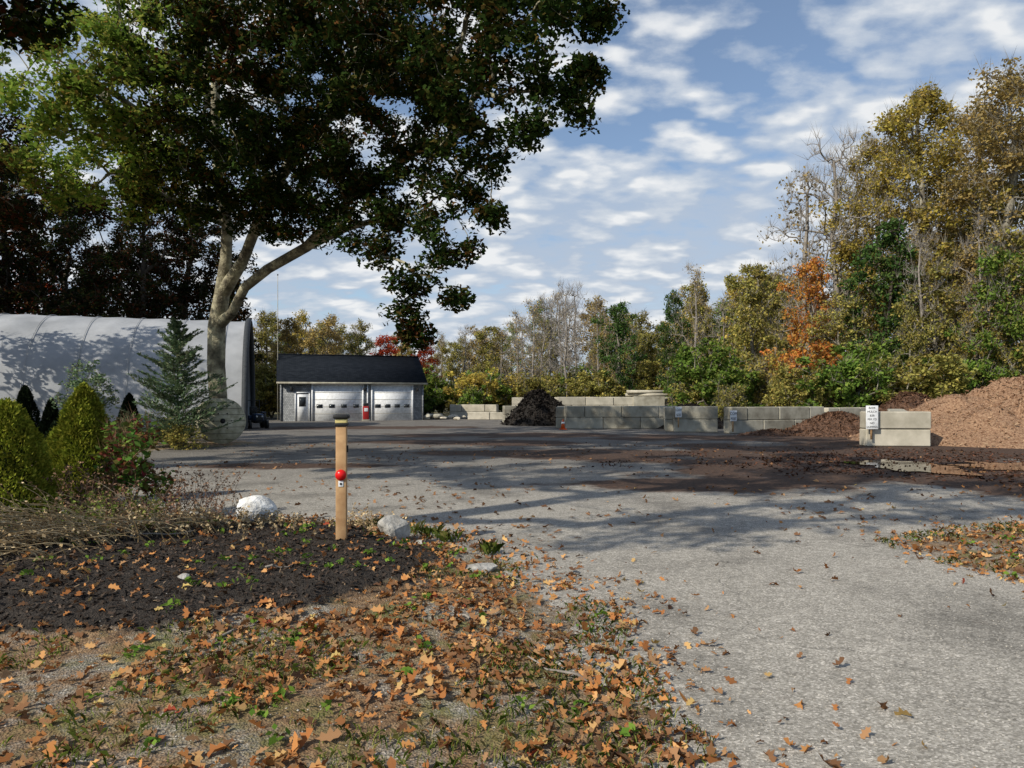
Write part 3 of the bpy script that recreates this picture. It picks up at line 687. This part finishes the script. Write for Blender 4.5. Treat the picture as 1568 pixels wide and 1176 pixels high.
# ------------------------------------------------------------ hero oak
hr=np.random.default_rng(101)
BL=[(865,40,15,62),(860,135,15,50),(892,165,15,26),(905,110,15,18),(915,20,15,18),(800,70,15,85),(800,190,15.5,45),(700,60,16,100),(715,150,16,65),(600,50,17,110),(610,150,18,100),(500,80,18,110),(480,180,19,110),(380,60,18,110),(370,180,19,110),(270,80,18,110),(260,200,20,100),(150,80,18,95),(130,190,19,85),(60,160,18,65),(50,240,20,45),(170,270,21,65),(290,290,22,75),(420,290,22,75),(540,270,20,75),(640,250,19,60),(700,290,18,50),(755,330,17.5,28),(600,340,19,50),(690,385,18,36),(695,450,17.5,16),(630,430,18,36),(620,490,18,24),(640,515,18,8),(565,385,19,36),(510,345,20,45),(660,330,18,42),(740,230,17,45),(650,200,17.5,70),
 (330,260,23,95),(430,320,23,60),(250,250,23,90),(350,320,24,55),(470,330,22,45),(560,320,21,60),(390,250,21,80),(480,250,21,80),(110,270,21,60),(200,310,22,35),
 (760,-60,16,110),(600,-80,18,130),(420,-80,20,140),(240,-60,20,120),(500,0,25,170),(350,60,27,170),(560,120,25,130),(240,130,27,130),(420,200,28,110),(860,-20,15.5,70),(640,60,22,130),(120,60,24,120)]
cl=[]
for (u,v,D,rp) in BL:
    R0=rp/F*D; n=int(4+6.6*R0*R0*(1 if D<24 else .6)); cl.append(blobpts(W(u,v,D),R0,n,hr,.85,.2))
cl=np.concatenate(cl)
def hsunlit(P,r): return (P[:,0]/P[:,1]*F+CX+r.normal(size=len(P))*50<235)  # left side of the crown gets the painted sunlit leaf colour
tb=W(337,612,27); tx=tb[0]
def L(*pts): return [W(*p) for p in pts]
nodes=[np.array([tx,27,-.05])]; par=[-1]
def chain(start,pts):
    k=start
    for p in pts: nodes.append(p); par.append(k); k=len(nodes)-1
    return k
k1=chain(0,L((335,620,27),(331,560,27),(332,500,27),(340,450,26.8)))
kU=chain(k1,L((346,395,26.5),(348,345,26.2),(335,280,25.5),(330,210,25),(330,120,24.5)))
kR=chain(k1-1,L((356,478,26.5),(375,440,26),(410,412,25),(470,378,24),(530,350,22.5),(600,330,20.5)))
chain(k1,L((372,400,26),(395,340,25),(430,270,24),(490,190,22.5),(580,110,20),(700,80,17.5)))
chain(kU-2,L((290,240,24),(240,190,22.5),(170,140,20.5)))
chain(kU-3,L((310,330,25.5),(250,300,24),(190,270,22.5)))
chain(kR-2,L((540,300,22),(640,230,19.5),(740,190,17)))
me=tree_mesh('oak_tree',nodes,par,cl,.35,112,.16,[M['bark_oak'],M['oak'],M['oaksunlit']],5,.28,LEAF6,3,4,.5,.008,leafpick=hsunlit,kt=8,bias=.12,vary=.45,tip=.009,rexp=1.95)
obj('oak_tree',me)
def simple_oak(base,top,blobs,seed,dens=1.,nl=80,br=.28,leaf='oak'):
    r=np.random.default_rng(seed); base=np.array(base,float); top=np.array(top,float)
    nd_=[base+(top-base)*t+r.normal(size=3)*[.08,.08,0] for t in np.linspace(0,1,7)]; nd_[0]=base
    c=np.concatenate([blobpts(b[:3],b[3],int(dens*(5+6*b[3]**2)),r,.8,.2) for b in blobs])
    obj('oak_tree',tree_mesh('oak_tree',nd_,[-1]+list(range(6)),c,br,nl,.17,[M['bark'],M[leaf]],seed,.3,QUAD,3,3,.5,.01,bias=.15,kt=8))
simple_oak((-11.5,1.6,0),(-9.5,1.8,10),[(-5.4,.4,11.2,1.8),(-7.2,.3,9.6,1.6),(-3.0,2.2,11.8,1.3),(-1.5,.8,12.5,1.2),(-8,2.4,12.5,2.2),(-10.5,3,12.4,2.3),(-6,3.2,13.2,1.8),(-11.5,5,11,2),(-2.6,-.6,13.5,1.4),(-9.5,6,13,2),(-4,4.5,14,1.6),(-7,5.5,14.5,1.8)],61,.85,90)
simple_oak((-15.2,11,0),(-14,11.5,10),[(-10.3,14.2,9.6,1.2),(-9.6,13.6,9.3,.9),(-12,12,9,2.2),(-13.5,10.5,11,2.6),(-15.5,13,9,2.2),(-11.5,11,11,2.2),(-13.4,13.6,8.2,1.4),(-17,10,9.5,2.5),(-12,7.5,10,2)],62,.85,90)
simple_oak((-21,20,0),(-20,20,10),[(-18,21,7.5,2.2),(-20,19,10,3),(-22,22,9,3),(-16.6,22.5,8.5,1.8),(-17.5,19,11,2.4),(-23,18,8,2.6),(-19,24,6.5,1.6)],63,.7,70,leaf='oakdark')
put('oak_tree','oakC',0,29,0,'oakdark','bark_dark',.9,h=13.5,x=-27)
for (u,D,tv,k,lf) in [(25,50,200,'bigA','oakdark'),(205,52,265,'bigA','oakdark'),(285,57,290,'bigB','oakdark'),(-70,46,100,'bigB','oakdark'),(110,60,290,'bigA','oak'),(340,66,395,'oakA','oakdark'),(160,64,370,'oakB','oakdark'),(70,62,400,'oakC','red'),(240,66,400,'oakB','oakdark'),(-10,64,420,'oakB','oakdark')]:
    put('oak_tree',k,u,D,tv,lf,'bark_dark',.9)
for (nm,k,u,D,tv,lf,bk,wx) in [
 ('poplar_tree','popA',1395,52,118,'yellow','bark',1.0),('poplar_tree','popB',1550,47,95,'yb','bark',1.05),('poplar_tree','popA',1475,56,165,'yb','bark_pale',.9),
 ('poplar_tree','popA',1620,50,120,'olive','bark',1.0),('poplar_tree','popB',1340,54,200,'yellow','bark_pale',.8),
 ('birch_tree','bareA',1270,54,190,'yb','bark_pale',.9),('birch_tree','bareB',1235,58,250,'yb','bark_pale',.9),('birch_tree','bareA',1300,57,210,'yb','bark_pale',.9),
 ('birch_tree','bareB',1500,44,330,'yb','bark_pale',.8),('birch_tree','bareA',1420,46,340,'yb','bark_pale',.7),
 ('oak_tree','oakA',1350,49,335,'dgreen','bark_dark',.8),('maple_tree','oakB',1240,52,392,'orange','bark',.75),('maple_tree','oakC',1285,50,450,'olive','bark',1.),
 ('oak_tree','oakB',1150,60,398,'olive','bark',.85),('oak_tree','oakC',1440,46,400,'olive','bark',.9),('oak_tree','oakB',1530,43,370,'green','bark',.8),('oak_tree','oakC',1590,42,330,'olive','bark',.8),
 ('oak_tree','oakA',1450,51,330,'olive','bark',.8),
 ('maple_tree','oakC',1490,44,480,'yellow','bark',.9),('maple_tree','oakD',1395,45,470,'olive','bark',.7)]:
    put(nm,k,u,D,tv,lf,bk,wx)
dt=empty('roadside_shrubs')
r=np.random.default_rng(9); SH=['shA','shB','shC']
for u in np.arange(1060,1620,22):
    D=r.uniform(42,50); put('shrub',r.choice(SH),u+r.uniform(-8,8),D,r.uniform(510,575),r.choice(['green','olive','dgreen','yellow'],p=[.55,.25,.1,.1]),'bark',r.uniform(.8,1.2),dt)
for u in np.arange(640,1080,18):
    D=r.uniform(62,70); put('shrub',r.choice(SH),u+r.uniform(-8,8),D,r.uniform(540,580),r.choice(['green','olive','yellow'],p=[.5,.4,.1]),'bark',r.uniform(.8,1.2),dt)
for u in np.arange(380,450,18): put('shrub','shA',u,60,r.uniform(540,570),r.choice(['olive','yellow']),'bark',1.,dt)
for (u,tv) in [(1215,530),(1240,515)]: put('shrub','shA',u,49,tv,'orange','bark',1.,dt)
dm=empty('distant_trees')
prof=np.array([(-100,480),(380,492),(400,485),(450,478),(500,482),(560,492),(600,512),(680,506),(740,487),(800,468),(860,435),(900,440),(940,462),(1000,478),(1050,440),(1100,445),(1150,410),(1200,420),(1300,400),(1650,380)])
for row,(D0,dv,step) in enumerate([(74,0,22),(92,8,20)]):
    for u in np.arange(-60 if row else 380,1640 if row else 1200,step):
        tv=np.interp(u,prof[:,0],prof[:,1])+dv+r.uniform(-12,42)
        key=r.choice(['oakA','oakB','oakC','oakD','bareA','bareB'],p=[.2,.2,.2,.18,.11,.11])
        if row==0 and 790<u<910: key=r.choice(['bareA','bareB'])
        if key[:4]=='bare': lf,bk='yb','bark_pale'
        else:
            bk=r.choice(['bark','bark_pale'])
            lf=r.choice(['olive','yellow','yb','green','dgreen','orange'],p=[.38,.14,.30,.12,.03,.03] if u<700 else [.46,.14,.18,.19,.03,.0])
        put('tree',key,u+r.uniform(-9,9),D0+r.uniform(-5,5),tv,lf,bk,r.uniform(.7,1.05),dm)
for (u,D,tv,w) in [(592,70,512,1.1),(650,66,514,.9)]: put('maple_tree','oakA',u,D,tv,'red','bark_dark',w)
put('oak_tree','oakB',945,66,460,'dgreen','bark',.9); put('oak_tree','oakA',1035,64,445,'dgreen','bark',.6); put('birch_tree','bareA',870,66,428,'yb','bark_pale',.8); put('birch_tree','bareB',815,68,455,'yb','bark_pale',.9); put('birch_tree','bareB',1062,62,400,'yb','bark_pale',.7)
# ------------------------------------------------------------ conifers
def spruce(name,loc,h,w,seed,mt):
    r=np.random.default_rng(seed); A=[];B=[];ra=[];rb=[];P=[];Dr=[]
    A.append([0,0,0]);B.append([0,0,h]);ra.append(.05);rb.append(.008)
    nz=int(h*8)
    for k in range(nz):
        z=h*(.04+.93*k/nz); L0=w/2*(1-(z/h))**.75*r.uniform(.5,1.25)+.1
        for j in range(4):
            a=r.uniform(0,6.28); d=np.array([math.cos(a),math.sin(a),r.uniform(.15,.5)]); p=np.array([0,0,z]); n=5
            for s in range(n):
                q=p+d*L0/n; A.append(p);B.append(q);ra.append(.010*(1-s/n)+.003);rb.append(.010*(1-(s+1)/n)+.003)
                m_=int(13+40*L0/n)
                for _ in range(m_):
                    t=r.random(); sd=np.cross(d,[0,0,1])*r.choice([-1,1])*r.uniform(0,.34)*(1-s/n*.6)*L0*.6
                    P.append(p+(q-p)*t+sd+[0,0,r.normal()*.02]); Dr.append(unit(d+unit(sd+1e-4)*.7))
                p=q; d=d+[0,0,.06]
    A=np.array(A,float);B=np.array(B,float)
    V,Q=tubes(A,B,np.array(ra),np.array(rb),4)
    LV,LF=leaves(np.array(P),.14,QUAD,r,up=1.5,curl=.1,dirs=np.array(Dr),aspect=.5)
    obj(name,make_mesh(name,np.concatenate([V,LV]),[(Q,0),(LF+len(V),1)],[M['bark_dark'],mt]),loc=loc)
spruce('spruce_tree',(-11.0,23.2,.05),4.3,3.8,3,M['needle'])
def cone_shrub(name,loc,h,w,n,mt,seed,ls=.045,core='needle_d',pw=.6):
    r=np.random.default_rng(seed)
    z=r.random(n)**1.1; a=r.uniform(0,6.28,n)
    prf=lambda z:(1-z)**pw*(.55+.45*np.minimum(1,z*6))
    lump=.66+.68*fbm(np.cos(a)*1.6+5,z*4.5+np.sin(a)*1.6,1.9,seed,3)
    q=w/2*prf(z)*lump*(1-.3*r.random(n)**2)+.01
    P=np.c_[np.cos(a)*q,np.sin(a)*q,.04+z*h+r.normal(size=n)*.025]
    d=np.c_[np.cos(a),np.sin(a),np.full(n,.9)]
    LV,LF=leaves(P,ls,QUAD,r,up=.5,curl=.1,dirs=unit(d),aspect=.6,sv=.6)
    V,Q=tubes(np.array([[0,0,-.05]]),np.array([[0,0,h*.95]]),np.array([.03]),np.array([.005]),6)
    nn=18; vv=[]
    for c_ in np.linspace(0,.92,14):
        aa=np.arange(nn)/nn*6.283; qq=w/2*prf(c_)*.6; vv.append(np.c_[np.cos(aa)*qq,np.sin(aa)*qq,np.full(nn,c_*h)])
    vv=np.concatenate(vv); i=(np.arange(13)[:,None]*nn+np.arange(nn)[None,:]); j=(np.arange(13)[:,None]*nn+((np.arange(nn)+1)%nn)[None,:])
    Q3=np.stack([i,j,j+nn,i+nn],-1).reshape(-1,4)
    o1=len(V);o2=o1+len(vv)
    obj(name,make_mesh(name,np.concatenate([V,vv,LV]),[(Q,0),(Q3+o1,2),(LF+o2,1)],[M['bark_dark'],mt,M[core]]),loc=loc)
cone_shrub('dwarf_spruce',(-6.5,10.7,.1),1.66,1.3,26000,M['needle_y'],4,.055,pw=.68)
cone_shrub('dwarf_spruce',(-5.95,8.3,.1),1.42,1.15,26000,M['needle_y'],5,.045,pw=.55)
cone_shrub('arborvitae_shrub',(-17.6,25.5,.05),2.0,1.1,6000,M['needle_d'],6,.09)
cone_shrub('arborvitae_shrub',(-14.0,25.8,.05),1.7,1.0,6000,M['needle_d'],7,.09)
cone_shrub('arborvitae_shrub',(-16.2,24.8,.05),1.5,.9,6000,M['needle_d'],8,.09)
cone_shrub('arborvitae_shrub',(-8.1,12.6,.05),1.1,.9,6000,M['needle_d'],9,.07)
cone_shrub('arborvitae_shrub',(-13.2,24.2,.05),1.3,1.1,6000,M['needle_d'],10,.09)
def bush(name,loc,h,w,ncl,nl,ls,crad,mt,seed,bark='bark_dark'):
    t,p,c=gen('shrub',h,w,ncl,seed)
    obj(name,tree_mesh(name,t,p,c,.02,nl,ls,[M[bark],M[mt]],seed,crad,QUAD,3,6,.25,.004,tip=.004,kt=4),loc=loc)
bush('holly_shrub',(-13.3,22,.05),3.1,2.3,110,26,.09,.15,'needle',71)
bush('rose_bush',(-4.95,9.2,.15),1.4,1.05,90,11,.095,.09,'rose',72,'redtwig')
bush('low_shrub',(-11.7,24.2,.05),.9,1.6,70,40,.07,.12,'olive',73)
bush('low_shrub',(-20.5,24.5,.05),2.4,2.2,90,30,.1,.16,'red',74)
bush('low_shrub',(-16.5,21,.05),1.2,3.0,90,40,.09,.14,'dgreen',76)
bush('low_shrub',(-10.6,22.6,.05),.7,1.5,70,30,.07,.12,'olive',77)
def stalks(name,cx,cy,n,h,spread,mt,seed,lean=(0,0),w=.004,heads=True,leafn=3,ls=.035):
    r=np.random.default_rng(seed); A=[];B=[];ra=[];rb=[];P=[]
    for i in range(n):
        x=cx+r.normal()*spread; y=cy+r.normal()*spread*.7; z=hz(x,y); p=np.array([x,y,z]); a=r.uniform(0,6.28); l=r.uniform(.1,.7)
        d=np.array([math.cos(a)*l+lean[0],math.sin(a)*l+lean[1],1.]); d/=np.linalg.norm(d); hh=h*r.uniform(.5,1.15); k=5
        for s in range(k):
            q=p+d*hh/k; A.append(p);B.append(q);ra.append(w*(1-.12*s));rb.append(w*(1-.12*(s+1)))
            for _ in range(leafn): P.append(p+(q-p)*r.random()+r.normal(size=3)*.02)
            p=q; d=d+np.array([lean[0]*.3+r.normal()*.12,lean[1]*.3+r.normal()*.12,-.16]); d/=np.linalg.norm(d)
            if p[2]<hz(p[0],p[1])+.02: break
        if heads: P+= [p+r.normal(size=3)*.02 for _ in range(5)]
    V,Q=tubes(np.array(A),np.array(B),np.array(ra),np.array(rb),4)
    Vs=[V]; gs=[(Q,0)]
    if P:
        LV,LF=leaves(np.array(P),ls,QUAD,r,curl=.5); Vs.append(LV); gs.append((LF+len(V),0))
    obj(name,make_mesh(name,np.concatenate(Vs),gs,[mt]))
stalks('dry_perennials',-4.45,7.2,170,.8,.45,M['straw'],1,(-.35,-.6),leafn=1,heads=False,w=.005)
stalks('dry_perennials',-4.7,6.7,110,.75,.4,M['straw'],2,(-.5,-.9),leafn=1,w=.006)
stalks('dry_perennials',-4.3,8.1,60,.5,.35,M['redtwig'],3,(0,0),leafn=2)
stalks('dry_perennials',-4.2,9.5,60,.7,.3,M['redtwig'],4,(0,0),leafn=2)
stalks('dry_perennials',-1.75,8.45,26,.32,.10,M['straw'],5,(0,0),leafn=1)
stalks('dry_perennials',-2.7,8.4,130,.12,.6,M['straw'],6,(0,0),w=.003,leafn=3)
stalks('dry_perennials',-5.4,9.0,80,.6,.4,M['redtwig'],7,(0,0),leafn=3)
stalks('dry_perennials',-4.6,7.9,60,.4,.4,M['grass'],8,(0,0),leafn=4)
stalks('dry_perennials',-3.7,7.9,90,.3,.45,M['straw'],9,(-.3,-.2),leafn=3)
P=np.concatenate([np.c_[x+rng.normal(size=n)*.06,y+rng.normal(size=n)*.06,np.full(n,hz(x,y))] for x,y,n in ((-1.7,8.7,70),(-1.15,8.5,40),(-2.9,8.7,40),(-.95,8.2,40),(-.7,7.9,40),(-.2,7.3,40))])
V1,F1=blades(P,.13,.0025,rng,.9); obj('grass_tuft',make_mesh('grass_tuft',V1,[(F1,0)],[M['grass']]))
# ------------------------------------------------------------ world, sun, camera
EL=math.radians(36); hd=np.array([.74,.67]); hd/=np.linalg.norm(hd)
w=bpy.data.worlds.new('World'); scene.world=w; w.use_nodes=True; nt=w.node_tree; nt.nodes.clear()
out=nt.nodes.new('ShaderNodeOutputWorld')
sky=nt.nodes.new('ShaderNodeTexSky'); sky.sky_type='NISHITA'; sky.sun_disc=False; sky.sun_elevation=EL
sky.sun_rotation=math.atan2(-hd[0],-hd[1])
sky.air_density=1.0; sky.dust_density=.4; sky.ozone_density=2.0
b1=nd(nt,'ShaderNodeBackground',{'Color':sky.outputs[0],'Strength':.13})
g=coord(nt,'Generated'); s=nd(nt,'ShaderNodeSeparateXYZ',{0:g})
zz=mth(nt,'MAXIMUM',s.outputs[2],0.)
z2=mth(nt,'ADD',zz,.26)
dx=mth(nt,'DIVIDE',s.outputs[0],z2); dy=mth(nt,'DIVIDE',s.outputs[1],z2)
cv=nd(nt,'ShaderNodeCombineXYZ',{0:dx,1:dy,2:0.}).outputs[0]
rot=nd(nt,'ShaderNodeMapping',{'Vector':cv,'Rotation':(0,0,.25),'Location':(3.1,2.4,0),'Scale':(1.0,1.35,1.)}).outputs[0]
big=noise(nt,rot,.9,2,.5)
wn=nd(nt,'ShaderNodeTexNoise',{'Vector':rot,'Scale':4.,'Detail':3.,'Roughness':.65}).outputs[1]
wv=nd(nt,'ShaderNodeVectorMath',{0:rot,1:nd(nt,'ShaderNodeVectorMath',{0:wn,1:(.34,.34,0.)},operation='MULTIPLY').outputs[0]},operation='ADD').outputs[0]
vo=nd(nt,'ShaderNodeTexVoronoi',{'Vector':wv,'Scale':7.5,'Smoothness':.7},feature='SMOOTH_F1').outputs[0]
puff=nd(nt,'ShaderNodeMapRange',{0:vo,1:.05,2:.68,3:1.,4:0.}).outputs[0]
cell=noise(nt,rot,9,5,.62)
tx_=mth(nt,'ADD',mth(nt,'MULTIPLY',puff,.5),mth(nt,'MULTIPLY',cell,.5))
sm=mth(nt,'ADD',mth(nt,'MULTIPLY',big,.8),mth(nt,'MULTIPLY',tx_,1.05))
hzn=nd(nt,'ShaderNodeMapRange',{0:zz,1:.0,2:.50,3:.34,4:.10}).outputs[0]
sm=mth(nt,'ADD',sm,hzn)
fac=ramp(nt,mth(nt,'MULTIPLY',sm,.7),[(.54,.10),(.66,.74),(.80,.98)])
fr=nd(nt,'ShaderNodeMapRange',{0:s.outputs[1],1:-.45,2:.25,3:.10,4:1.}).outputs[0]  # unseen cloud cover behind the camera thinned to lower the ambient light
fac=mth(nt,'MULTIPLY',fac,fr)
cc=ramp(nt,tx_,[(.34,(.50,.58,.70)),(.48,(.64,.70,.78)),(.64,(.90,.915,.93))])
b2=nd(nt,'ShaderNodeBackground',{'Color':cc,'Strength':.95})
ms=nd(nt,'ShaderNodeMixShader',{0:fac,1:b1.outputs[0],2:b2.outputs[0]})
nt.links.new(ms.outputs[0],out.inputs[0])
sl=bpy.data.lights.new('sun','SUN'); sl.energy=5.0; sl.angle=math.radians(.5); sl.color=(1,.93,.80)
so=bpy.data.objects.new('sun',sl); col.objects.link(so)
dv=Vector((hd[0]*math.cos(EL),hd[1]*math.cos(EL),-math.sin(EL)))
so.rotation_euler=dv.to_track_quat('-Z','Y').to_euler()
cam=bpy.data.cameras.new('camera'); cam.lens=36*F/1568; cam.sensor_width=36; cam.shift_y=(HY-588)/1568; cam.clip_end=4000; cam.clip_start=.05
co=bpy.data.objects.new('camera',cam); col.objects.link(co); co.location=(0,0,H); co.rotation_euler=(math.pi/2,0,0)
scene.camera=co
scene.view_settings.view_transform='Standard'
scene.view_settings.look='None'
scene.view_settings.exposure=0
